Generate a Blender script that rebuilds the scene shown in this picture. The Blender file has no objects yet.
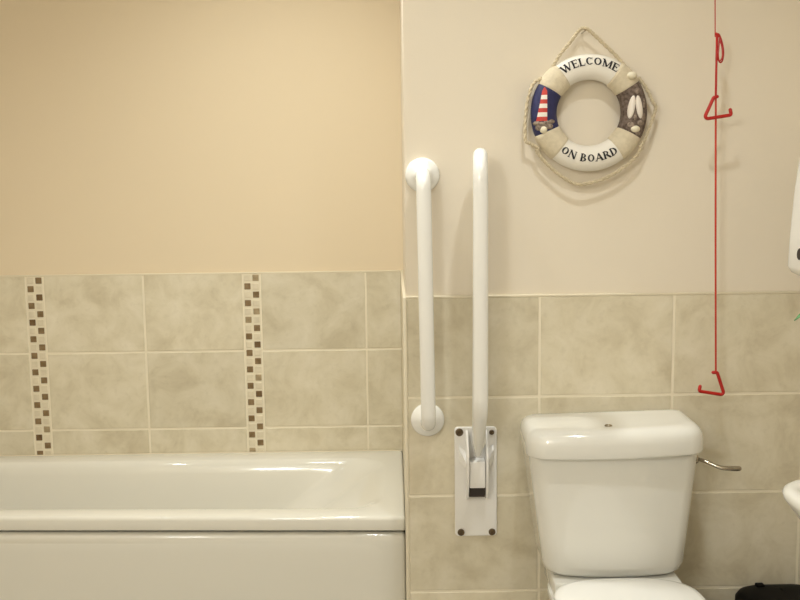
import bpy, bmesh, math, random
from math import sin, cos, pi, radians as R
from mathutils import Vector as V, Matrix
random.seed(4)
C = bpy.context.scene.collection

# ------------------------------------------------------------------ materials
def lin(c):
    return tuple((x/12.92 if x <= .04045 else ((x+.055)/1.055)**2.4) for x in [k/255 for k in c]) + (1,)

def mat(name, rgb, rough=.4, metal=0, spec=.5, coat=0, bump=0, bscale=200, var=0, vscale=6):
    m = bpy.data.materials.new(name); m.use_nodes = True
    nt = m.node_tree; b = nt.nodes['Principled BSDF']
    b.inputs['Base Color'].default_value = lin(rgb)
    b.inputs['Roughness'].default_value = rough
    b.inputs['Metallic'].default_value = metal
    b.inputs['Specular IOR Level'].default_value = spec
    b.inputs['Coat Weight'].default_value = coat
    b.inputs['Coat Roughness'].default_value = .06
    tc = nt.nodes.new('ShaderNodeTexCoord')
    if var:
        n = nt.nodes.new('ShaderNodeTexNoise'); n.inputs['Scale'].default_value = vscale
        n.inputs['Detail'].default_value = 6
        r = nt.nodes.new('ShaderNodeValToRGB')
        a = lin([max(0, x-var) for x in rgb]); c = lin([min(255, x+var) for x in rgb])
        r.color_ramp.elements[0].color = a; r.color_ramp.elements[1].color = c
        r.color_ramp.elements[0].position = .3; r.color_ramp.elements[1].position = .7
        nt.links.new(tc.outputs['Object'], n.inputs['Vector'])
        nt.links.new(n.outputs['Fac'], r.inputs['Fac'])
        nt.links.new(r.outputs['Color'], b.inputs['Base Color'])
    if bump:
        n2 = nt.nodes.new('ShaderNodeTexNoise'); n2.inputs['Scale'].default_value = bscale
        bp = nt.nodes.new('ShaderNodeBump'); bp.inputs['Strength'].default_value = bump
        bp.inputs['Distance'].default_value = .002
        nt.links.new(tc.outputs['Object'], n2.inputs['Vector'])
        nt.links.new(n2.outputs['Fac'], bp.inputs['Height'])
        nt.links.new(bp.outputs['Normal'], b.inputs['Normal'])
    return m

def tile_mat(name, dark, mid, light):
    """ceramic stone-look tile: cloudy mottling, darker flecks, a slight shade change per tile"""
    m = bpy.data.materials.new(name); m.use_nodes = True
    nt = m.node_tree; N = nt.nodes.new; Lk = nt.links.new
    b = nt.nodes['Principled BSDF']
    tc = N('ShaderNodeTexCoord'); geo = N('ShaderNodeNewGeometry')
    off = N('ShaderNodeVectorMath'); off.operation = 'SCALE'
    add = N('ShaderNodeVectorMath'); add.operation = 'ADD'
    comb = N('ShaderNodeCombineXYZ')
    for k in 'XYZ': Lk(geo.outputs['Random Per Island'], comb.inputs[k])
    Lk(comb.outputs[0], off.inputs[0]); off.inputs['Scale'].default_value = 17
    Lk(tc.outputs['Object'], add.inputs[0]); Lk(off.outputs[0], add.inputs[1])
    n = N('ShaderNodeTexNoise'); n.inputs['Scale'].default_value = 11; n.inputs['Detail'].default_value = 9
    n.inputs['Roughness'].default_value = .62; n.inputs['Distortion'].default_value = .5
    Lk(add.outputs[0], n.inputs['Vector'])
    r = N('ShaderNodeValToRGB'); e = r.color_ramp.elements
    e[0].position = .28; e[0].color = lin(dark); e[1].position = .75; e[1].color = lin(light)
    x = e.new(.5); x.color = lin(mid)
    Lk(n.outputs['Fac'], r.inputs['Fac'])
    n2 = N('ShaderNodeTexNoise'); n2.inputs['Scale'].default_value = 60; n2.inputs['Detail'].default_value = 3
    Lk(add.outputs[0], n2.inputs['Vector'])
    r2 = N('ShaderNodeValToRGB'); r2.color_ramp.elements[0].position = .27; r2.color_ramp.elements[1].position = .45
    r2.color_ramp.elements[0].color = (.945, .94, .93, 1); r2.color_ramp.elements[1].color = (1, 1, 1, 1)
    Lk(n2.outputs['Fac'], r2.inputs['Fac'])
    mx = N('ShaderNodeMixRGB'); mx.blend_type = 'MULTIPLY'; mx.inputs[0].default_value = 1
    Lk(r.outputs[0], mx.inputs[1]); Lk(r2.outputs[0], mx.inputs[2])
    hv = N('ShaderNodeHueSaturation')
    mr = N('ShaderNodeMapRange'); mr.inputs['To Min'].default_value = .94; mr.inputs['To Max'].default_value = 1.05
    Lk(geo.outputs['Random Per Island'], mr.inputs['Value']); Lk(mr.outputs[0], hv.inputs['Value'])
    Lk(mx.outputs[0], hv.inputs['Color']); Lk(hv.outputs[0], b.inputs['Base Color'])
    b.inputs['Roughness'].default_value = .42; b.inputs['Specular IOR Level'].default_value = .4
    return m

M = dict(
    paint_back=mat('cream_wall_paint', (233, 222, 203), .8, bump=.1, bscale=350, spec=.25),
    paint_bath=mat('warm_cream_wall_paint', (229, 212, 183), .8, bump=.1, bscale=350, spec=.25),
    ceil=mat('white_ceiling_paint', (240, 236, 226), .9),
    tile=tile_mat('beige_stone_tile', (200, 188, 161), (217, 207, 182), (229, 220, 199)),
    grout=mat('cream_grout', (237, 227, 204), .85),
    trim=mat('cream_plastic_trim', (222, 211, 186), .45),
    mosL=mat('pale_mosaic', (222, 211, 186), .35, var=7, vscale=40),
    mosG=mat('mosaic_grout', (230, 220, 196), .8),
    mosM=mat('tan_mosaic', (164, 145, 112), .35, var=14, vscale=60),
    mosD=mat('brown_mosaic', (130, 107, 74), .32, var=16, vscale=60),
    mosX=mat('dark_brown_mosaic', (108, 84, 54), .3, var=12, vscale=60),
    floor=mat('grey_vinyl', (175, 170, 160), .5, var=12, vscale=40),
    acrylic=mat('white_acrylic', (226, 222, 210), .08),
    ceramic=mat('white_ceramic', (231, 229, 221), .1, coat=.6),
    plastic=mat('white_plastic', (242, 240, 234), .22, coat=.2),
    enamel=mat('white_powder_coat', (240, 238, 232), .25, coat=.3),
    plate=mat('white_bracket_coat', (238, 235, 230), .35),
    chrome=mat('chrome', (168, 160, 145), .12, metal=1),
    dark=mat('dark_slot', (50, 42, 36), .6),
    screw=mat('brown_screw_cap', (98, 82, 60), .45, metal=.4),
    red=mat('red_plastic', (180, 24, 14), .35),
    redcord=mat('red_cord', (188, 50, 28), .7),
    black=mat('black_plastic', (5, 4, 4), .55, spec=.12),
    ringw=mat('ring_white_paint', (240, 234, 222), .6, bump=.2, bscale=150),
    burlap=mat('beige_canvas', (217, 204, 177), .9, bump=.6, bscale=500, var=6, vscale=120),
    rope=mat('natural_rope', (208, 193, 163), .95, bump=.9, bscale=420, var=12, vscale=200),
    ink=mat('black_lettering', (34, 31, 34), .7),
    navy=mat('navy_paint', (38, 40, 84), .6, var=8, vscale=60),
    red2=mat('red_stripe_paint', (196, 62, 52), .6),
    white2=mat('white_stripe_paint', (240, 230, 218), .6),
    brownp=mat('dark_taupe_paint', (98, 82, 72), .8, var=30, vscale=130),
    grey=mat('grey_stone', (136, 120, 106), .8, var=30, vscale=200),
    shell=mat('cream_shell', (232, 222, 196), .5),
    leaf=mat('green_leaf', (78, 140, 84), .5, var=14, vscale=40),
    pot=mat('terracotta', (170, 105, 75), .8),
    soil=mat('soil', (60, 45, 35), .95),
)

# ------------------------------------------------------------------ object helpers
def origin(p):
    o = V((0, 0, 0))
    while p is not None:
        o += p.location; p = p.parent
    return o

def obj(name, bm, m, parent=None, ang=40, label=None):
    """links a bmesh built in room coordinates as one mesh object"""
    bmesh.ops.recalc_face_normals(bm, faces=bm.faces[:])
    me = bpy.data.meshes.new(name)
    o0 = origin(parent)
    if parent is None:
        xs = [v.co for v in bm.verts]
        o0 = V(((min(c.x for c in xs)+max(c.x for c in xs))/2, (min(c.y for c in xs)+max(c.y for c in xs))/2, min(c.z for c in xs)))
    bmesh.ops.translate(bm, verts=bm.verts[:], vec=-o0)
    bm.to_mesh(me); bm.free()
    for k in (m if isinstance(m, (list, tuple)) else [m]): me.materials.append(k)
    for p in me.polygons: p.use_smooth = True
    me.set_sharp_from_angle(angle=R(ang))
    o = bpy.data.objects.new(name, me); C.objects.link(o)
    if parent is None: o.location = o0
    else: o.parent = parent
    if label: o['label'] = label
    return o

def thing(name, label, cat, loc, group=None):
    o = bpy.data.objects.new(name, None); C.objects.link(o)
    o.location = loc; o.empty_display_size = .05
    o['label'] = label; o['category'] = cat
    if group: o['group'] = group
    return o

def struct(name, bm, m, parent=None, label=None):
    o = obj(name, bm, m, parent, 30, label)
    if parent is None: o['kind'] = 'structure'
    return o

# ------------------------------------------------------------------ shape helpers
def box(bm, lo, hi, bev=0, seg=2, mi=0):
    lo, hi = V(lo), V(hi)
    t = bmesh.new()
    bmesh.ops.create_cube(t, size=1)
    bmesh.ops.scale(t, verts=t.verts, vec=hi-lo)
    bmesh.ops.translate(t, verts=t.verts, vec=(lo+hi)/2)
    if bev: bmesh.ops.bevel(t, geom=t.edges[:], offset=bev, segments=seg, profile=.5, affect='EDGES')
    merge(bm, t, mi)

def merge(bm, t, mi=0, mtx=None):
    vs = [bm.verts.new(mtx @ v.co if mtx else v.co) for v in t.verts]
    t.verts.index_update()
    for f in t.faces:
        try:
            nf = bm.faces.new([vs[v.index] for v in f.verts]); nf.material_index = mi
        except ValueError: pass
    t.free()

def loft(bm, rings, close0=True, close1=True, mi=0):
    vr = [[bm.verts.new(p) for p in r] for r in rings]
    n = len(rings[0])
    for a, b in zip(vr, vr[1:]):
        for i in range(n):
            f = bm.faces.new((a[i], a[(i+1) % n], b[(i+1) % n], b[i])); f.material_index = mi
    for flag, r in ((close0, vr[0]), (close1, vr[-1])):
        if flag:
            c = bm.verts.new(sum((v.co for v in r), V((0, 0, 0)))/n)
            for i in range(n):
                f = bm.faces.new((r[i], r[(i+1) % n], c)); f.material_index = mi
    return vr

def rrect(x0, x1, y0, y1, z, r, k=8, bow=0, sub=10):
    """rounded rectangle in plan; bow pushes the y0 side (towards the viewer) out"""
    p = []
    rs = r if isinstance(r, (tuple, list)) else (r,)*4       # corners: y0x1, y1x1, y1x0, y0x0
    cs = [(x1, y0, -90, -1, 1), (x1, y1, 0, -1, -1), (x0, y1, 90, 1, -1), (x0, y0, 180, 1, 1)]
    arcs = []
    for (cx, cy, a, sx, sy), rr in zip(cs, rs):
        rr = max(rr, 1e-4)
        arcs.append([(cx+sx*rr+rr*cos(R(a+90*j/k)), cy+sy*rr+rr*sin(R(a+90*j/k))) for j in range(k+1)])
    for q in range(4):
        p += arcs[q]
        a, b = arcs[q][-1], arcs[(q+1) % 4][0]
        p += [(a[0]+(b[0]-a[0])*j/sub, a[1]+(b[1]-a[1])*j/sub) for j in range(1, sub)]
    cx, hw, ym = (x0+x1)/2, (x1-x0)/2, (y0+y1)/2
    out = []
    for x, y in p:
        if bow: y -= bow*(1-min(1, abs((x-cx)/hw))**2)*max(0, min(1, (y1-y)/(y1-y0)))
        out.append(V((x, y, z)))
    return out

def fillet(pts, rad, n=8):
    """polyline with its inner corners rounded"""
    pts = [V(p) for p in pts]; out = [pts[0]]
    rads = rad if isinstance(rad, (list, tuple)) else [rad]*(len(pts)-2)
    for a, b, c, r in zip(pts, pts[1:], pts[2:], rads):
        u, w = (a-b).normalized(), (c-b).normalized()
        ang = u.angle(w); d = min(r/math.tan(ang/2), (a-b).length*.499, (c-b).length*.499); rr = d*math.tan(ang/2)
        p0, p1 = b+u*d, b+w*d
        cen = b+(u+w).normalized()*(rr/sin(ang/2))
        e0, e1 = p0-cen, p1-cen; th = e0.angle(e1)
        for j in range(n+1):
            t = j/n; out.append(cen+(e0*sin((1-t)*th)+e1*sin(t*th))/sin(th))
    out.append(pts[-1]); return out

def smooth(pts, n=6, closed=False):
    pts = [V(p) for p in pts]; out = []; m = len(pts)
    for i in range(m if closed else m-1):
        g = lambda k: pts[k % m] if closed else pts[max(0, min(m-1, k))]
        a, b, c, d = g(i-1), g(i), g(i+1), g(i+2)
        for j in range(n):
            t = j/n
            out.append(.5*((2*b)+(c-a)*t+(2*a-5*b+4*c-d)*t*t+(3*b-a-3*c+d)*t**3))
    if not closed: out.append(pts[-1])
    return out

def tube(bm, pts, rad, n=16, closed=False, cap=True, mi=0, flat=None):
    pts = [V(p) for p in pts]; m = len(pts)
    rad = rad if isinstance(rad, (list, tuple)) else [rad]*m
    tan = []
    for i in range(m):
        a = pts[(i-1) % m] if closed or i else pts[i]; b = pts[(i+1) % m] if closed or i < m-1 else pts[i]
        tan.append((b-a).normalized())
    nrm = tan[0].orthogonal().normalized(); rings = []
    for i in range(m):
        if i:
            q = tan[i-1].rotation_difference(tan[i]); nrm = q @ nrm
        nrm = (nrm-tan[i]*nrm.dot(tan[i])).normalized(); bi = tan[i].cross(nrm)
        rings.append([pts[i]+(nrm*cos(2*pi*j/n)+bi*sin(2*pi*j/n))*rad[i] for j in range(n)])
    if closed:
        vr = [[bm.verts.new(p) for p in r] for r in rings]
        best = min(range(n), key=lambda s: (rings[-1][0]-rings[0][s]).length)
        for i in range(m):
            a = vr[i]; b = vr[(i+1) % m]; s = best if i == m-1 else 0
            for j in range(n):
                f = bm.faces.new((a[j], a[(j+1) % n], b[(j+1+s) % n], b[(j+s) % n])); f.material_index = mi
    else:
        if cap:
            def dome(c, ring, t, r):
                return [[c+(p-c)*cos(R(a))+t*r*sin(R(a)) for p in ring] for a in (35, 65, 85)]
            d0 = dome(pts[0], rings[0], -tan[0], rad[0]); d1 = dome(pts[-1], rings[-1], tan[-1], rad[-1])
            rings = d0[::-1]+rings+d1
        loft(bm, rings, cap, cap, mi)

def lathe(bm, cen, axis, prof, n=32, mi=0):
    """prof: (radius, height along axis)"""
    ax = V(axis).normalized(); u = ax.orthogonal().normalized(); w = ax.cross(u); cen = V(cen)
    loft(bm, [[cen+ax*h+(u*cos(2*pi*j/n)+w*sin(2*pi*j/n))*max(r, 1e-5) for j in range(n)] for r, h in prof], mi=mi)

# ------------------------------------------------------------------ the room
XL, XR, YF, ZC = -1.65, 1.05, -.75, 2.50
YB, YA = 2.42, 3.136           # tile faces: boxed wall behind the toilet, wall behind the bath
TT = 1.075                     # top of the tiling
XC = .023                      # outer face of the tiles on the alcove's end wall
G = .0031                      # half a joint

def tiles_y(bm, cols, rows, y, mi):
    for x0, x1 in zip(cols, cols[1:]):
        for z0, z1 in zip(rows, rows[1:]):
            box(bm, (x0+G, y, z0+G), (x1-G, y+.007, z1-G), .0012, 1, mi)

rows = [0, .075, .325, .575, .825, TT]

# wall behind the toilet: plaster above, tiles below
bm = bmesh.new()
box(bm, (XC+.008, YB+.008, 0), (XR+.1, YB+.13, ZC), 0, 1, 0)
box(bm, (XC+.001, YB+.0014, 0), (XR, YB+.012, TT-.001), 0, 1, 1)
tiles_y(bm, [XC+.0065, .357, .686, 1.012, XR+.004], rows, YB, 2)
struct('wall_back', bm, [M['paint_back'], M['grout'], M['tile']])

# end wall of the bath alcove
bm = bmesh.new()
box(bm, (XC+.008, YB+.1301, 0), (XC+.12, YA+.008, ZC), 0, 1, 0)
box(bm, (XC+.0014, YB+.0125, 0), (XC+.0079, YA+.008, TT-.001), 0, 1, 1)
for y0, y1 in ((YB+.014, YB+.33), (YB+.33, YB+.66), (YB+.66, YA+.002)):
    for z0, z1 in zip(rows, rows[1:]):
        box(bm, (XC, y0+G, z0+G), (XC+.006, y1-G, z1-G), .0012, 1, 2)
struct('wall_alcove', bm, [M['paint_back'], M['grout'], M['tile']])

# wall behind the bath
bm = bmesh.new()
box(bm, (XL-.1, YA+.0081, 0), (XC+.12, YA+.13, ZC), 0, 1, 0)
box(bm, (XL, YA+.0014, 0), (XC+.0013, YA+.0079, TT-.001), 0, 1, 1)
MS = [-1.129, -.447]           # the two mosaic strips
HW = .027
for a, b in ((XL, -1.416), (-1.416, MS[0]-HW), (MS[0]+HW, -.788), (-.788, MS[1]-HW), (MS[1]+HW, -.088), (-.088, XC+.003)):
    tiles_y(bm, [a, b], rows, YA, 2)
wb = struct('wall_bath', bm, [M['paint_bath'], M['grout'], M['tile']])
for s, cx in enumerate(MS):
    bm = bmesh.new()
    box(bm, (cx-HW+.001, YA+.0008, rows[1]), (cx+HW-.001, YA+.0035, TT-.007), 0, 1, 0)
    p = .0266; n = 37
    for k in range(n):
        for c in (0, 1):
            x = cx+(c-.5)*.0262; z = TT-.0182-k*p
            d = (k+c) % 2 == 1
            mi = random.choice([3, 3, 3, 4, 4, 2]) if d else random.choice([1, 1, 1, 1, 1, 5])
            h = .0098
            box(bm, (x-h, YA-.0006, z-h), (x+h, YA+.003, z+h), .0012, 1, mi)
    struct('mosaic_strip', bm, [M['mosG'], M['mosL'], M['mosM'], M['mosD'], M['mosX'], M['mosL']], wb,
           'vertical strip of small brown and cream checkered mosaic')

bm = bmesh.new(); box(bm, (XL-.1, YF, 0), (XL, YA+.008, ZC)); struct('wall_left', bm, M['paint_bath'])
bm = bmesh.new(); box(bm, (XR, YF, 0), (XR+.1, YB+.0079, ZC)); struct('wall_right', bm, M['paint_back'])
bm = bmesh.new(); box(bm, (XL-.1, YF-.1, 0), (XR+.1, YF, ZC)); struct('wall_front', bm, M['paint_back'])
bm = bmesh.new(); box(bm, (XL-.1, YF-.1, -.06), (XR+.1, YA+.13, 0)); struct('floor', bm, M['floor'])
bm = bmesh.new(); box(bm, (XL-.1, YF-.1, ZC), (XR+.1, YA+.13, ZC+.06)); struct('ceiling', bm, M['ceil'])

# trims: tile edge strip on the corner and along the tops of the tiling
bm = bmesh.new()
box(bm, (XC-.001, YB-.0012, 0), (XC+.0090, YB+.0124, TT+.001), .0028, 3); struct('trim_1', bm, M['trim'])
bm = bmesh.new(); box(bm, (XC+.0063, YB-.0005, TT-.003), (XR, YB+.0079, TT+.003), .002, 2); struct('trim_2', bm, M['trim'])
bm = bmesh.new(); box(bm, (XL, YA-.0006, TT-.006), (XC-.0012, YA+.008, TT-.0005), .002, 2); struct('trim_3', bm, M['trim'])
bm = bmesh.new(); box(bm, (XC-.0011, YB+.0125, TT-.003), (XC+.0079, YA-.001, TT+.001), .002, 2); struct('trim_4', bm, M['trim'])

# ------------------------------------------------------------------ bath
RZ = .4945
bath = thing('bathtub', 'white acrylic bathtub with smooth front panel in the tiled alcove', 'bathtub', (-.81, 2.82, 0))
bx0, bx1, by0, by1 = XL+.003, XC-.0006, 2.497, YA-.002
def skew(bm):       # the bath is a little narrower towards its left end
    for v in bm.verts: v.co.y += .042*(bx1-v.co.x)*max(0, YA-.002-v.co.y)/.64
def ring(d, z, r): return rrect(bx0+d, bx1-d, by0+d, by1-d, z, r, k=10, sub=14)
def inr(x0, x1, y0, y1, z, r): return rrect(x0, x1, y0, y1, z, r, k=10, sub=14)
bm = bmesh.new()
rings = [ring(.030, RZ-.038, .004), ring(.004, RZ-.038, .006), ring(.0005, RZ-.036, .008), ring(0, RZ-.030, .009), ring(0, RZ-.010, .010), ring(.0012, RZ-.005, .010), ring(.004, RZ-.0015, .012), ring(.009, RZ, .014)]
rt = (.10, .10, .16, .16)
rings += [inr(-1.54, -.030, 2.560, 3.052, RZ, rt), inr(-1.533, -.040, 2.566, 3.046, RZ-.0015, rt), inr(-1.525, -.055, 2.573, 3.038, RZ-.007, rt),
          inr(-1.519, -.075, 2.579, 3.031, RZ-.018, rt), inr(-1.512, -.115, 2.586, 3.024, RZ-.04, rt),
          inr(-1.50, -.22, 2.60, 3.01, RZ-.12, rt), inr(-1.485, -.34, 2.62, 2.99, RZ-.22, (.13, .13, .15, .15)),
          inr(-1.465, -.47, 2.645, 2.965, RZ-.32, (.15, .15, .13, .13)), inr(-1.44, -.53, 2.67, 2.94, RZ-.365, (.12,)*4),
          inr(-1.40, -.58, 2.70, 2.91, RZ-.38, (.09,)*4), inr(-1.2, -.8, 2.78, 2.83, RZ-.383, (.02,)*4)]
loft(bm, rings, False, True)
skew(bm)
obj('tub', bm, M['acrylic'], bath, 50)
# front panel with a rolled top and a moulded raised field
bm = bmesh.new()
py = 2.4985
prof = [(py+.022, .006), (py+.002, .006), (py, .02), (py, .412), (py, .427), (py+.0012, .437), (py+.0055, .4445), (py+.012, .4478), (py+.022, .448)]
rings = []
for x in (bx0+.001, bx0+.004, bx1-.012, bx1-.005, bx1-.001):
    e = .006 if x in (bx0+.001, bx1-.001) else (.0015 if x == bx1-.005 else 0)
    rings.append([V((x, y+(e if y < py+.015 else 0), z-(e if z > .1 else 0))) for y, z in prof])
loft(bm, rings)
fr = []
for d, dy in ((0, 0), (.006, -.0006), (.014, -.0011), (.024, -.0013)):
    ry = [V((p.x, py-.0002+dy, p.y)) for p in rrect(bx0+.02+d, -.032-d, .03+d,   .422-d, 0, max(.045-d*.5, .02), k=8)]
    fr.append(ry)
loft(bm, fr, False, True)
skew(bm)
obj('bath_panel', bm, M['acrylic'], bath, 60)
bm = bmesh.new(); box(bm, (bx0, YA-.011, RZ-.002), (bx1, YA-.0012, RZ+.001), .001, 2); obj('sealant_bead', bm, M['trim'], bath)
# waste and overflow inside the tub
bm = bmesh.new(); lathe(bm, (-1.28, 2.805, RZ-.383), (0, 0, 1), [(.032, 0), (.032, .003), (.026, .005), (.012, .004), (.0, .004)]); obj('waste', bm, M['chrome'], bath)

# ------------------------------------------------------------------ vertical grab rail
gr = thing('grab_rail', 'short white vertical grab rail with two round flanges beside the wall corner', 'grab rail', (.075, YB, .76))
gy = 2.345; gx = .073; gz0, gz1 = .771, 1.371
bm = bmesh.new()
tube(bm, fillet([(gx+.007, YB-.006, gz0), (gx+.007, gy, gz0), (gx, gy, gz1), (gx-.001, YB-.006, gz1)], .05, 10), .0178, 20)
obj('rail_tube', bm, M['enamel'], gr)
for z, yy in ((gz1, YB+.008), (gz0, YB)):
    bm = bmesh.new()
    lathe(bm, (gx+(0 if z > 1 else .007), yy, z), (0, -1, 0), [(.041, 0), (.0415, .004), (.041, .008), (.038, .012), (.031, .0155), (.024, .018), (.0185, .024), (.0185, .026)], 40)
    obj('flange', bm, M['plastic'], gr)

# ------------------------------------------------------------------ fold-up support rail
fr_ = thing('folding_support_rail', 'tall white fold-up support rail on a rectangular wall plate left of the toilet', 'support rail', (.197, YB, .48))
bm = bmesh.new()
rr_ = lambda d, y: [V((p.x, y, p.y)) for p in rrect(.146+d, .251-d, .472+d, .751-d, 0, .009, k=6)]
loft(bm, [rr_(0, YB), rr_(0, YB-.006), rr_(.001, YB-.0075), rr_(.003, YB-.008)])
obj('wall_plate', bm, M['plate'], fr_)
for (x, z, big) in ((.158, .739, 1), (.238, .738, 0), (.161, .4825, 0.7), (.2385, .4825, .7)):
    bm = bmesh.new(); r = .0062+.0035*big
    lathe(bm, (x, YB-.008, z), (0, -1, 0), [(r, 0), (r, .0025), (r*.8, .004), (r*.5, .004), (r*.45, .002), (0, .002)], 20)
    s = obj('screw', bm, M['screw'], fr_)
# hinge bracket: two cheeks with flared wings and a bridge
bm = bmesh.new()
for sx in (-1, 1):
    xa, xb = .1995+sx*.021, .1995+sx*.026
    side = [(YB-.008, .570), (YB-.030, .575), (YB-.050, .605), (YB-.058, .665), (YB-.052, .705), (YB-.026, .738), (YB-.008, .744)]
    lo, hi = min(xa, xb), max(xa, xb)
    loft(bm, [[V((lo, y, z)) for y, z in side], [V((hi, y, z)) for y, z in side]])
    # sloping gusset wing on each side
    w0, w1 = .1995+sx*.0262, .1995+sx*.043
    pts = [[V((w0, YB-.008, .650)), V((w0, YB-.034, .652)), V((w0, YB-.036, .668)), V((w0, YB-.008, .690))],
           [V((w1, YB-.008, .665)), V((w1, YB-.014, .668)), V((w1, YB-.014, .696)), V((w1, YB-.008, .708))]]
    loft(bm, pts)
obj('hinge_bracket', bm, M['plate'], fr_, 30)
bm = bmesh.new(); box(bm, (.1795, YB-.046, .607), (.2195, YB-.010, .674), .003, 2); obj('latch_block', bm, M['plate'], fr_)
bm = bmesh.new(); box(bm, (.1795, YB-.030, .580), (.2195, YB-.0081, .6065), .001, 1); obj('latch_slot', bm, M['dark'], fr_)
# looped rail, folded upright: one leg near the wall, one in front, joined by a U bend at the top
bm = bmesh.new()
fx = .1990; fy, by_ = 2.262, 2.378
path = fillet([(fx+.001, by_-.005, .695), (fx+.001, 2.355, .715), (fx-.001, fy, .835), (fx, fy, 1.30), (fx-.0005, fy, 1.432-.018), (fx+.0095, by_, 1.432-.018), (fx+.0045, by_, .72)], [.03, .08, .2, .0579, .0579], 10)
tube(bm, path, [.0172-.0095*max(0, min(1, (.765-p.z)/.075)) if p.y < 2.3755 else .0165 for p in path], 20)
obj('looped_tube', bm, M['enamel'], fr_)

# ------------------------------------------------------------------ toilet
wc = thing('toilet', 'white close-coupled toilet with lidded cistern against the tiled wall', 'toilet', (.5, 2.15, 0))
cx = .507
bm = bmesh.new()
def cb(z, x0, x1, y0, y1, r, bow): return rrect(x0, x1, y0, y1, z, r, k=8, bow=bow, sub=12)
cr = (.035, .02, .02, .035)
rings = []
for z, i in ((.430, .045), (.432, .026), (.437, .014), (.446, .005), (.462, 0)):
    rings.append(cb(z, .344+i, .677-i, 2.238+i*.8, 2.405-i*.3, cr, .022))
for t in (.25, .5, .75, 1):
    z = .462+t*(.727-.462)
    rings.append(cb(z, .344-.035*t, .677+.024*t, 2.238-.012*t, 2.405+.005*t, cr, .022))
loft(bm, rings)
obj('cistern', bm, M['ceramic'], wc)
# lid sits slightly askew: right end raised, turned a little
bm = bmesh.new()
lr = (.045, .03, .03, .045)
rings = []
for z, i in ((.7265, .012), (.7265, .003), (.728, .001), (.732, 0), (.757, .0005), (.770, .003), (.779, .008), (.785, .015), (.7885, .024), (.7895, .038), (.7890, .05), (.7890, .07)):
    rings.append(rrect(.3025+i, .7105-i, 2.203+i, 2.408-i, z, tuple(max(q-i*.4, .012) for q in lr), k=8, bow=.022, sub=12))
mt = Matrix.Translation(V((.507, 2.3, .728))) @ Matrix.Rotation(R(-1.5), 4, 'Y') @ Matrix.Rotation(R(-1.5), 4, 'Z') @ Matrix.Translation(-V((.507, 2.3, .728)))
loft(bm, rings)
bmesh.ops.transform(bm, matrix=mt, verts=bm.verts[:])
bmesh.ops.translate(bm, verts=bm.verts[:], vec=(0, 0, .0045))
lid = obj('cistern_lid', bm, M['ceramic'], wc)
bm = bmesh.new(); lathe(bm, (.490, 2.243, .7922), (0, 0, 1), [(.009, 0), (.009, .002), (.0075, .0035), (.006, .003), (.005, .0005), (0, .0005)], 20); obj('button_plug', bm, M['chrome'], lid)
# lever
lev = bmesh.new(); lathe(lev, (0.695, 2.285, 0.700), (1, 0, -.05), [(.011, 0), (.0125, .004), (.0125, .010), (.009, .016), (.006, .018)], 20)
lever = obj('flush_lever', lev, M['chrome'], wc)
bm = bmesh.new()
pth = smooth([(0.705, 2.283, 0.701), (0.716, 2.275, 0.700), (0.735, 2.262, 0.694), (0.755, 2.252, 0.688), (0.775, 2.247, 0.687), (0.795, 2.245, 0.687)], 6)
n = len(pth); tube(bm, pth, [.0042+.0022*max(0, (i/n-.45)/.55)**.7*(1 if i < n-2 else .8) for i in range(n)], 12)
obj('lever_arm', bm, M['chrome'], lever)
# pan: foot, bowl and the shelf the cistern stands on
bm = bmesh.new()
def pan(z, hx, yb, yf): # egg-shaped plan
    out = []
    for j in range(48):
        a = 2*pi*j/48; s, c_ = sin(a), cos(a)
        ym = yb-hx
        x = cx+.85*hx*(abs(c_)**.72)*(1 if c_ >= 0 else -1)
        y = ym+(yb-ym)*(abs(s)**.45) if s >= 0 else ym-(ym-yf)*abs(s)**.95
        out.append(V((x, y, z)))
    return out
rings = [pan(0, .11, 2.36, 1.86), pan(.01, .115, 2.365, 1.85), pan(.10, .105, 2.365, 1.86), pan(.20, .115, 2.37, 1.83), pan(.30, .150, 2.375, 1.76), pan(.36, .172, 2.378, 1.715), pan(.385, .178, 2.38, 1.705), pan(.392, .176, 2.378, 1.709), pan(.395, .168, 2.37, 1.72)]
rings += [pan(.394, .125, 2.12, 1.76), pan(.38, .118, 2.11, 1.77), pan(.28, .09, 2.08, 1.83), pan(.22, .05, 2.05, 1.92)]
loft(bm, rings)
box(bm, (.364, 2.209, .385), (.660, 2.375, .4297), .006, 3)
obj('pan', bm, M['ceramic'], wc, 50)
# seat ring and closed lid
def seat(z, hx, yb, yf, e=.5):
    out = []
    for j in range(64):
        a = 2*pi*j/64; s, c_ = sin(a), cos(a); ym = yb-.16
        x = cx+.003+.88*hx*(abs(c_)**.72)*(1 if c_ >= 0 else -1)
        y = ym+(yb-ym)*(abs(s)**e) if s >= 0 else ym-(ym-yf)*abs(s)**1.0
        out.append(V((x, y, z)))
    return out
bm = bmesh.new()
loft(bm, [seat(0.4060, .150, 2.187, 1.73), seat(0.4060, .180, 2.197, 1.70), seat(0.4120, .184, 2.200, 1.696), seat(0.4220, .184, 2.200, 1.696), seat(0.4255, .180, 2.197, 1.70), seat(0.4255, .12, 2.155, 1.77), seat(0.4200, .115, 2.150, 1.775), seat(0.4065, .115, 2.150, 1.775), seat(0.4060, .150, 2.187, 1.73)], False, False)
obj('seat', bm, M['plastic'], wc)
bm = bmesh.new()
loft(bm, [seat(0.4265, .17, 2.185, 1.71), seat(0.4265, .184, 2.199, 1.695), seat(0.4320, .188, 2.202, 1.690), seat(0.4410, .1875, 2.202, 1.691), seat(0.4465, .182, 2.197, 1.70), seat(0.4500, .168, 2.187, 1.715), seat(0.4530, .13, 2.155, 1.76), seat(0.4540, .07, 2.105, 1.85)])
obj('seat_lid', bm, M['plastic'], wc)
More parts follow.
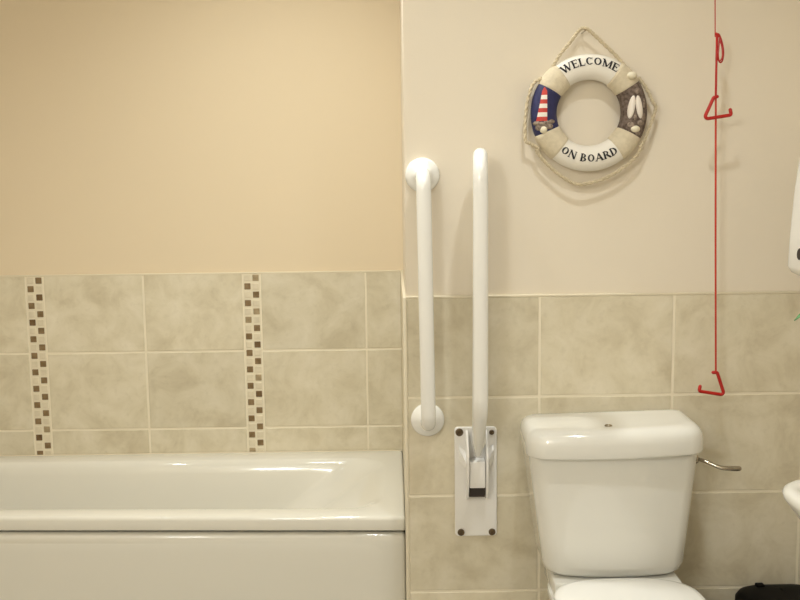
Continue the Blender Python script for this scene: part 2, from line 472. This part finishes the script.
for s in (-1, 1):
    bm = bmesh.new(); tube(bm, [(cx+s*.075-.018, 2.2045, .4155), (cx+s*.075+.018, 2.2045, .4155)], 0.0045, 14); obj('hinge', bm, M['plastic'], wc)

# ------------------------------------------------------------------ life ring decoration
RX, RY, RZC = .4675, 2.4005, 1.512
MA, MI, MD = .1070, .0300, .0265       # ring radius, section half width, section half depth
lr_ = thing('life_ring', 'nautical life ring sign with rope hanging on the cream wall above the toilet', 'wall decoration', (RX, YB+.008, RZC))
def torus_pt(a, t, off=0):
    """a: angle round the ring, t: angle round the section, 90 = facing out of the wall"""
    return V((RX+(MA+(MI+off)*cos(t))*cos(a), RY-(MD+off)*sin(t), RZC+(MA+(MI+off)*cos(t))*sin(a)))
def surf(dx, dz, off=.0012):
    """the ring's front face at an offset (dx, dz) from its centre"""
    r = math.hypot(dx, dz); t = max(-.98, min(.98, (r-MA)/MI))
    return V((RX+dx, RY-MD*math.sqrt(1-t*t)-off, RZC+dz))
bm = bmesh.new()
n1, n2 = 96, 24
vv = [[bm.verts.new(torus_pt(2*pi*i/n1, 2*pi*j/n2)) for j in range(n2)] for i in range(n1)]
for i in range(n1):
    for j in range(n2):
        bm.faces.new((vv[i][j], vv[(i+1) % n1][j], vv[(i+1) % n1][(j+1) % n2], vv[i][(j+1) % n2]))
ringo = obj('ring', bm, M['ringw'], lr_)
def band(a0, a1, off, m, name, t0=0, t1=360, wob=0, label=None):
    bm = bmesh.new(); k = 14; nn = 24
    rings = []
    for i in range(k+1):
        a = R(a0+(a1-a0)*i/k)
        e = off if 0 < i < k else off*.2
        rings.append([torus_pt(a+wob*sin(6*2*pi*j/nn), 2*pi*j/nn, e) for j in range(nn)])
    loft(bm, rings, False, False)
    return obj(name, bm, m, lr_, label=label)
for a0, a1 in ((126, 150), (203, 231), (32, 57), (-53, -27)):
    band(a0, a1, .0028, M['burlap'], 'canvas_wrap')
lp = band(149, 204, .0010, M['navy'], 'painted_panel', label='navy panel with a red and white lighthouse')
bp = band(-28, 33, .0010, M['brownp'], 'painted_panel', label='dark taupe panel with two white sails')
px = .00238
def patch(bm, poly, off=.002, mi=0, n=5):
    """quad (4 corners, offsets in metres from the ring centre) laid on the ring's face"""
    a, b, c, d = [V((p[0], p[1], 0)) for p in poly]
    g = [[None]*(n+1) for _ in range(n+1)]
    for i in range(n+1):
        for j in range(n+1):
            p = a.lerp(b, i/n).lerp(d.lerp(c, i/n), j/n)
            g[i][j] = bm.verts.new(surf(p.x, p.y, off))
    for i in range(n):
        for j in range(n):
            f = bm.faces.new((g[i][j], g[i+1][j], g[i+1][j+1], g[i][j+1])); f.material_index = mi
# lighthouse
bm = bmesh.new(); z0, z1 = -.019, .051; N = 7
lx = lambda t: -.1150+.0065*t; lw = lambda t: .0125-.0070*t
for k in range(N):
    t0, t1 = k/N, (k+1)/N
    q = [(lx(t0)-lw(t0), z0+(z1-z0)*t0), (lx(t0)+lw(t0), z0+(z1-z0)*t0), (lx(t1)+lw(t1), z0+(z1-z0)*t1), (lx(t1)-lw(t1), z0+(z1-z0)*t1)]
    patch(bm, q, .0032, k % 2)
t = 1; patch(bm, [(lx(1)-.0050, z1), (lx(1)+.0050, z1), (lx(1)+.0008, z1+.008), (lx(1)-.0008, z1+.008)], .0032, 0)
obj('lighthouse', bm, [M['red2'], M['white2']], lp)
def blob(bm, cxx, czz, rx, rz, h, mi=0, rot=0, n=20):
    rings = []
    for k in range(5):
        e = k/4*pi/2*.96
        rings.append([surf(cxx+cos(e)*(rx*cos(q)*cos(rot)-rz*sin(q)*sin(rot)), czz+cos(e)*(rx*cos(q)*sin(rot)+rz*sin(q)*cos(rot)), .0010+h*sin(e)) for q in [2*pi*j/n for j in range(n)]])
    loft(bm, rings, mi=mi)
bm = bmesh.new()
for x, z, a, b in ((-.126, -.024, .008, .0055), (-.115, -.026, .009, .006), (-.103, -.023, .009, .0055), (-.091, -.020, .008, .005), (-.098, -.031, .010, .007), (-.121, -.034, .008, .007)):
    blob(bm, x, z, a, b, .004)
obj('stone_chips', bm, M['grey'], lp)
bm = bmesh.new(); blob(bm, -.1105, -.0390, .0085, .0085, .006); obj('shell', bm, M['shell'], lp)
# sails
bm = bmesh.new()
blob(bm, .0955, .011, .0080, .0270, .005, 0, R(-9)); blob(bm, .1135, .011, .0080, .0270, .005, 0, R(9))
obj('sails', bm, M['white2'], bp)
bm = bmesh.new()
for x, z, a, b in ((.094, -.030, .008, .007), (.118, -.026, .009, .007), (.125, -.012, .005, .010), (.112, -.050, .007, .005), (.108, .048, .007, .007), (.126, .020, .004, .012), (.104, -.012, .004, .008)):
    blob(bm, x, z, a, b, .003, 0)
obj('stone_chips', bm, M['grey'], bp)
bm = bmesh.new(); blob(bm, .1055, -.0400, .0115, .0080, .006); obj('shell', bm, M['shell'], bp)
bm = bmesh.new()
cen = V((RX+.0945, RY-MD-.0015, RZC+.0835))
lathe(bm, cen, (0, -1, 0), [(.0115, 0), (.0115, .002), (.009, .006), (.005, .0085), (0, .009)], 20)
for v in bm.verts: v.co.z = cen.z+(v.co.z-cen.z)*.75
obj('shell', bm, M['shell'], lr_, label='cream shell on the upper right wrap')

# lettering, drawn stroke by stroke (unit height)
def S(x0, y0, x1, y1, w): return ('s', x0, y0, x1, y1, w)
def A(cx_, cy_, rx, ry, a0, a1, w, v=.6): return ('a', cx_, cy_, rx, ry, a0, a1, w, v)
TH, TN = .235, .115
def serif(x, y, w=.26): return S(x-w/2, y, x+w/2, y, .07)
GL = {
 'W': (1.15, [S(.10, 1, .36, 0, TH), S(.36, 0, .58, .92, TN), S(.54, 1, .80, 0, TH), S(.80, 0, 1.05, 1, TN), serif(.10, .97, .3), serif(.56, .97, .26), serif(1.05, .97, .26)]),
 'E': (.72, [S(.18, 0, .18, 1, TH), S(.05, .965, .64, .965, TN), S(.05, .035, .66, .035, TN), S(.18, .52, .50, .52, TN), S(.62, .99, .62, .76, .06), S(.64, .01, .66, .27, .06), S(.50, .40, .50, .64, .06)]),
 'L': (.70, [S(.18, 0, .18, 1, TH), serif(.18, .97, .32), S(.05, .035, .64, .035, TN), S(.62, .01, .65, .30, .06)]),
 'C': (.82, [A(.44, .5, .36, .47, 50, 310, TH), S(.70, .98, .70, .70, .07), S(.68, .14, .74, .24, .07)]),
 'O': (.90, [A(.45, .5, .38, .47, 0, 360, TH)]),
 'M': (1.08, [S(.17, 0, .17, 1, TN), S(.15, 1, .53, .05, TH), S(.53, .05, .90, 1, TN), S(.90, 0, .90, 1, TH), serif(.17, .03), serif(.90, .03, .32), serif(.12, .97, .2), serif(.95, .97, .2)]),
 'N': (.96, [S(.16, 0, .16, 1, TN), S(.14, 1, .80, 0, TH), S(.80, 0, .80, 1, TN), serif(.16, .03), serif(.80, .97), serif(.10, .97, .2)]),
 'B': (.80, [S(.18, 0, .18, 1, TH), S(.05, .965, .42, .965, TN), S(.05, .035, .44, .035, TN), S(.18, .52, .44, .52, TN), A(.40, .745, .24, .22, -90, 90, TH), A(.42, .275, .28, .24, -90, 90, TH)]),
 'A': (.94, [S(.46, 1, .14, 0, TN), S(.46, 1, .80, 0, TH), S(.26, .34, .66, .34, TN), serif(.13, .03), serif(.80, .03, .3)]),
 'R': (.86, [S(.18, 0, .18, 1, TH), S(.05, .965, .42, .965, TN), S(.18, .50, .42, .50, TN), A(.42, .735, .25, .23, -90, 90, TH), S(.42, .50, .76, .02, TH), serif(.18, .03, .3), serif(.80, .03, .16)]),
 'D': (.88, [S(.18, 0, .18, 1, TH), S(.05, .965, .38, .965, TN), S(.05, .035, .38, .035, TN), A(.38, .5, .40, .465, -90, 90, TH)]),
 ' ': (.42, [])}
def text(word, a_start, a_end, r_base, h, up, name):
    bm = bmesh.new()
    tot = sum(GL[c][0] for c in word)
    arc = abs(R(a_end-a_start))*(r_base+up*h*.5); sx = arc/tot; x = 0
    def P(u, v):
        a = R(a_start)+(R(a_end)-R(a_start))*u/tot
        r = r_base+up*v*h
        return r*cos(a), r*sin(a)
    def quad(ps, off): # strip of quads
        vs = [(bm.verts.new(surf(*P(*a), off)), bm.verts.new(surf(*P(*b), off))) for a, b in ps]
        for (a, b), (c, d) in zip(vs, vs[1:]): bm.faces.new((a, b, d, c))
    k = 0
    for ch in word:
        w, st = GL[ch]
        for s in st:
            k += 1; off = .0010+.00004*(k % 9)
            if s[0] == 's':
                _, x0, y0, x1, y1, wd = s
                X0, Y0, X1, Y1 = x0*sx, y0*h, x1*sx, y1*h
                d = V((X1-X0, Y1-Y0)); nn = V((-d.y, d.x)).normalized()*wd*h/2
                ps = []
                for j in range(6):
                    q = j/5; ax, ay = X0+d.x*q, Y0+d.y*q
                    ps.append(((x+(ax+nn.x)/sx, (ay+nn.y)/h), (x+(ax-nn.x)/sx, (ay-nn.y)/h)))
                quad(ps, off)
            else:
                _, ca, cb_, rx, ry, a0, a1, wd, vr = s
                ps = []
                for j in range(25):
                    a = R(a0+(a1-a0)*j/24)
                    ww = wd*h*((1-vr)+vr*abs(cos(a)))
                    ex, ey = (rx*sx)*cos(a), (ry*h)*sin(a)
                    # inner edge pulled in by the stroke width
                    ix, iy = (rx*sx-ww)*cos(a), (ry*h-ww)*sin(a)
                    ps.append(((x+ca+ex/sx, cb_+ey/h), (x+ca+ix/sx, cb_+iy/h)))
                quad(ps, off)
        x += w
    return obj(name, bm, M['ink'], ringo, label='black serif lettering reading '+word)
text('WELCOME', 126.0, 57.0, .1085, .0185, 1, 'lettering')
text('ON BOARD', 231.3, 306, .1150, .0180, -1, 'lettering')

# rope: hanger and slack loops held by the wraps
bm = bmesh.new()
yr = RY-.006
def RP(u, v, y=None): return (RX+u*px, yr if y is None else y, RZC+v*px)
def rope(pts, n=7, r=.0044): # a two-strand twist
    p = smooth(pts, n)
    for s in (0, pi):
        q = []
        for i, c in enumerate(p):
            t = (p[min(i+1, len(p)-1)]-p[max(i-1, 0)]).normalized()
            u = t.cross(V((0, 1, 0))).normalized(); w = t.cross(u)
            q.append(c+(u*cos(i*1.1+s)+w*sin(i*1.1+s))*r*.42)
        tube(bm, q, r*.68, 8)
rope([RP(-36, 46), RP(-29, 57), RP(-19, 69), RP(-11, 79.5), RP(-6, 82), RP(-1, 80), RP(10, 70), RP(26, 55), RP(37, 42), RP(42, 35)], 9)
rope([RP(-48, 34), RP(-56, 28), RP(-61, 12), RP(-63, -6), RP(-63, -26), RP(-59, -29), RP(-50, -34)], 8)
rope([RP(-52, -36), RP(-47, -44), RP(-38, -53), RP(-26, -63), RP(-12, -70), RP(2, -69), RP(18, -64), RP(34, -55), RP(47, -44), RP(52, -36)], 8)
rope([RP(49, 33), RP(57, 22), RP(63, 10), RP(66, 4), RP(62, -10), RP(56, -26), RP(51, -34)], 8)
obj('rope', bm, M['rope'], lr_)
bm = bmesh.new(); tube(bm, [(RX-5.5*px, YB+.008, RZC+79*px), (RX-5.5*px, RY-.018, RZC+79*px)], .0016, 8); obj('nail', bm, M['chrome'], lr_)

# ------------------------------------------------------------------ emergency pull cord
pc = thing('emergency_pull_cord', 'red emergency pull cord with two angled handles hanging right of the life ring', 'pull cord', (.757, 2.338, ZC))
def cx_at(z): return .7375+.0265*(1.79-z)/.93+.0025          # it hangs a touch off plumb
cy = 2.338
bm = bmesh.new()
lathe(bm, (cx_at(ZC), cy, ZC), (0, 0, -1), [(.04, 0), (.04, .02), (.034, .026), (.012, .03), (.006, .04), (0, .04)], 28); obj('ceiling_switch', bm, M['plastic'], pc)
bm = bmesh.new(); tube(bm, [(cx_at(z), cy, z) for z in (ZC-.035, 2.1, 1.677)], .0013, 8); obj('cord', bm, M['redcord'], pc, label='thin upper length of cord')
def at_px(u, v, y=None):
    """offset in 2.31 mm steps from the point where the cord meets the upper handle"""
    return V((cx_at(1.5)+u*.00231, cy if y is None else y, 1.536-v*.00233))
bm = bmesh.new()
tube(bm, [at_px(-.5, -61), at_px(-.3, -40), at_px(0, 0)], .0026, 10)
tube(bm, smooth([at_px(-.5, -40), at_px(.5, -60), at_px(1.5, -62.5), at_px(4.8, -55), at_px(6.5, -45), at_px(5.5, -37), at_px(3, -36), at_px(1.2, -42), at_px(2, -55), at_px(2.6, -60)], 6), .0019, 8)
tube(bm, smooth([at_px(2, -58), at_px(4, -50, cy-.006), at_px(4.5, -40, cy-.006), at_px(1.5, -37, cy-.004), at_px(-.3, -44, cy-.004)], 6), .0017, 8)
tube(bm, [at_px(-1, -63), at_px(1.6, -61)], .0036, 10)
obj('cord_knot', bm, M['red'], pc, label='knotted red loop of spare cord')
bm = bmesh.new()
tube(bm, [at_px(0, -4), (cx_at(1.2), cy, 1.2), (cx_at(.89), cy, .894)], .0023, 8); obj('cord', bm, M['redcord'], pc)
bm = bmesh.new()
tube(bm, fillet([at_px(1.3, -2.5), at_px(-2.2, -1.5), at_px(-11.5, 19.5), at_px(16, 15.5), at_px(14.8, 10.5)], [.004, .006, .004], 6), .0041, 12)
obj('pull_handle', bm, M['red'], pc)
zb = .884
lp_ = lambda u, v: V((cx_at(zb)+u*.00231, cy, zb-v*.00231))
bm = bmesh.new()
tube(bm, fillet([lp_(-3, -5), lp_(1.2, -5), lp_(9.5, 19), lp_(-17, 14.5), lp_(-16, 9.5)], [.004, .006, .004], 6), .0041, 12)
obj('pull_handle', bm, M['red'], pc)

# ------------------------------------------------------------------ right-hand edge: basin, dispenser, plant, bin
ba = thing('wash_basin', 'white wash basin with rounded rim at the right edge', 'basin', (.87, 1.55, .70))
bm = bmesh.new()
X0, X1, Y0, Y1, ZB = .694, XR-.001, 1.30, 1.802, .82
def br(d, z, r, dx1=0): return rrect(X0+d, X1-dx1, Y0+d, Y1-d, z, (r*.35, r*.35, r, r), k=10, sub=10)
rings = [br(.14, 0.6450, .06), br(.10, 0.6650, .07), br(.035, 0.7350, .075), br(.012, 0.7700, .08), br(.002, 0.7850, .08), br(0, 0.7950, .08), br(.003, 0.8015, .08), br(.010, 0.8050, .075), br(.020, 0.8055, .07, .06), br(.028, 0.8020, .065, .09), br(.034, 0.7930, .06, .10),
         br(.050, 0.7550, .06, .11), br(.085, 0.7050, .06, .13), br(.13, 0.6900, .05, .16)]
loft(bm, rings); obj('bowl', bm, M['ceramic'], ba, 50)
bm = bmesh.new(); lathe(bm, (.85, 1.55, .6905), (0, 0, 1), [(.022, 0), (.022, .002), (.012, .003), (0, .002)], 24); obj('waste', bm, M['chrome'], ba)
bm = bmesh.new(); tube(bm, fillet([(1.005, 1.55, .803), (1.005, 1.55, .93), (.90, 1.55, .93), (.90, 1.55, .905)], .03, 8), .011, 16); lathe(bm, (1.005, 1.55, .803), (0, 0, 1), [(.026, 0), (.026, .004), (.018, .02), (.0, .02)], 24)
obj('tap', bm, M['chrome'], ba)
bm = bmesh.new(); lathe(bm, (.93, 1.55, 0), (0, 0, 1), [(.10, 0), (.10, .01), (.075, .08), (.07, .40), (.085, .58), (.10, .645), (.0, .645)], 32); obj('pedestal', bm, M['ceramic'], ba)

di = thing('wall_dispenser', 'white plastic dispenser with a dark button at the upper right edge', 'dispenser', (XR, 2.1, 1.126))
bm = bmesh.new()
def dr(z, xf, d): return rrect(xf+d, XR-.0005, 1.98+d, 2.225-d, z, (.004, .004, .035, .035), k=8, sub=8)
rings = [dr(1.136, 0.886, .035), dr(1.139, 0.878, .018), dr(1.148, 0.873, .006), dr(1.161, 0.872, 0), dr(1.236, 0.875, 0), dr(1.336, 0.882, 0), dr(1.406, 0.891, 0), dr(1.431, 0.896, .005), dr(1.442, 0.903, .018), dr(1.445, 0.913, .035)]
loft(bm, rings); obj('case', bm, M['plastic'], di)
bm = bmesh.new(); lathe(bm, (.8765, 2.138, 1.192), (-1, 0, .04), [(.014, 0), (.014, .002), (.012, .004), (0, .004)], 24); obj('button', bm, M['dark'], di)

pl = thing('potted_plant', 'green leafy plant reaching in at the right edge above the basin', 'plant', (.985, 1.74, .8055))
bm = bmesh.new(); lathe(bm, (.985, 1.74, .8056), (0, 0, 1), [(.030, 0), (.033, .004), (.043, .075), (.046, .075), (.046, .09), (.041, .09), (.039, .078), (0, .078)], 32); obj('pot', bm, M['pot'], pl)
bm = bmesh.new(); lathe(bm, (.985, 1.74, .883), (0, 0, 1), [(.0385, 0), (.0385, .003), (0, .006)], 24); obj('soil', bm, M['soil'], pl)
def leaf(name, pts, w):
    bm = bmesh.new(); p = smooth(pts, 5); k = len(p); rings = []
    for i, c in enumerate(p):
        t = (p[min(i+1, k-1)]-p[max(i-1, 0)]).normalized(); side = t.cross(V((0, 0, 1)))
        side = side.normalized() if side.length > .05 else V((0, 1, 0)); up = side.cross(t)
        s = i/(k-1); ww = w*(.12 if s < .45 else max(.03, sin(pi*min(1, (s-.40)/.6))))
        rings.append([c-side*ww+up*ww*.25, c+up*.0012, c+side*ww+up*ww*.25, c-up*.0012])
    loft(bm, rings); obj(name, bm, M['leaf'], pl)
b0 = (.985, 1.74, .884)
leaf('leaf', [b0, (.95, 1.75, 1.0), (.88, 1.76, 1.10), (.79, 1.77, 1.140), (.722, 1.78, 1.102)], .030)
leaf('leaf', [b0, (.98, 1.72, 1.0), (.94, 1.69, 1.08), (.88, 1.66, 1.11)], .018)
leaf('leaf', [b0, (1.0, 1.75, 1.02), (.99, 1.77, 1.10), (.95, 1.80, 1.13)], .018)
leaf('leaf', [b0, (.99, 1.70, .98), (.98, 1.64, 1.04), (.95, 1.58, 1.05)], .018)

bi = thing('waste_bin', 'black plastic waste bin on the floor between toilet and right corner', 'bin', (.93, 2.26, 0))
bm = bmesh.new()
def bb(z, d): return rrect(.836+d, 1.046-d, 2.14+d, 2.395-d, z, .05, k=8)
loft(bm, [bb(0, .032), bb(.004, .028), bb(.20, .018), bb(.288, .008)]); obj('body', bm, M['black'], bi)
bm = bmesh.new(); loft(bm, [bb(0.289, .004), bb(0.289, 0), bb(0.295, -.003), bb(0.328, -.002), bb(0.340, .004), bb(0.348, .016), bb(0.352, .035), bb(0.353, .06)]); l_ = obj('lid', bm, M['black'], bi)
bm = bmesh.new(); box(bm, (.888, 2.355, .346), (.908, 2.375, .3560), .003, 2); obj('hinge_tab', bm, M['black'], l_)

# ------------------------------------------------------------------ lamps (ceiling fittings above the picture, plus an added fill)
def lamp(name, loc, power, col, rad, cone=None):
    d = bpy.data.lights.new(name, 'SPOT' if cone else 'POINT'); d.energy = power; d.color = col; d.shadow_soft_size = rad
    if cone: d.spot_size = R(cone); d.spot_blend = 1
    o = bpy.data.objects.new(name, d); C.objects.link(o); o.location = loc
lamp('ceiling_lamp', (.36, 1.57, 2.49), 38, (.99, 1.03, 1.04), .04, 130)       # recessed downlights
lamp('ceiling_lamp', (-.30, 2.40, 2.49), 62, (.97, 1, .96), .04, 130)
lamp('ceiling_lamp', (-.44, 1.90, 2.49), 10, (.97, 1, .96), .03, 130)
lamp('ceiling_lamp', (-1.20, 1.90, 2.49), 12, (.97, 1, .96), .03, 130)
lamp('fill_lamp', (-.85, -.40, 2.00), 37, (.975, 1.03, 1.06), .16)             # soft fill added behind the viewer to light the walls evenly, no fitting

w = bpy.data.worlds.new('world'); bpy.context.scene.world = w; w.use_nodes = True
w.node_tree.nodes['Background'].inputs[0].default_value = (.8, .8, .8, 1); w.node_tree.nodes['Background'].inputs[1].default_value = 0

# ------------------------------------------------------------------ camera
cam = bpy.data.cameras.new('camera'); co = bpy.data.objects.new('camera', cam); C.objects.link(co)
cam.sensor_fit = 'HORIZONTAL'; cam.sensor_width = 36; cam.lens = 45; cam.clip_start = .02
co.matrix_world = Matrix.Translation((0, 0, 1.37)) @ Matrix.Rotation(-.0064, 4, 'Z') @ Matrix.Rotation(pi/2-.12360, 4, 'X') @ Matrix.Rotation(-.01252, 4, 'Z')
sc = bpy.context.scene; sc.camera = co
vs = sc.view_settings; vs.view_transform = 'Standard'; vs.look = 'None'; vs.exposure = .05; vs.gamma = 1; vs.use_curve_mapping = False
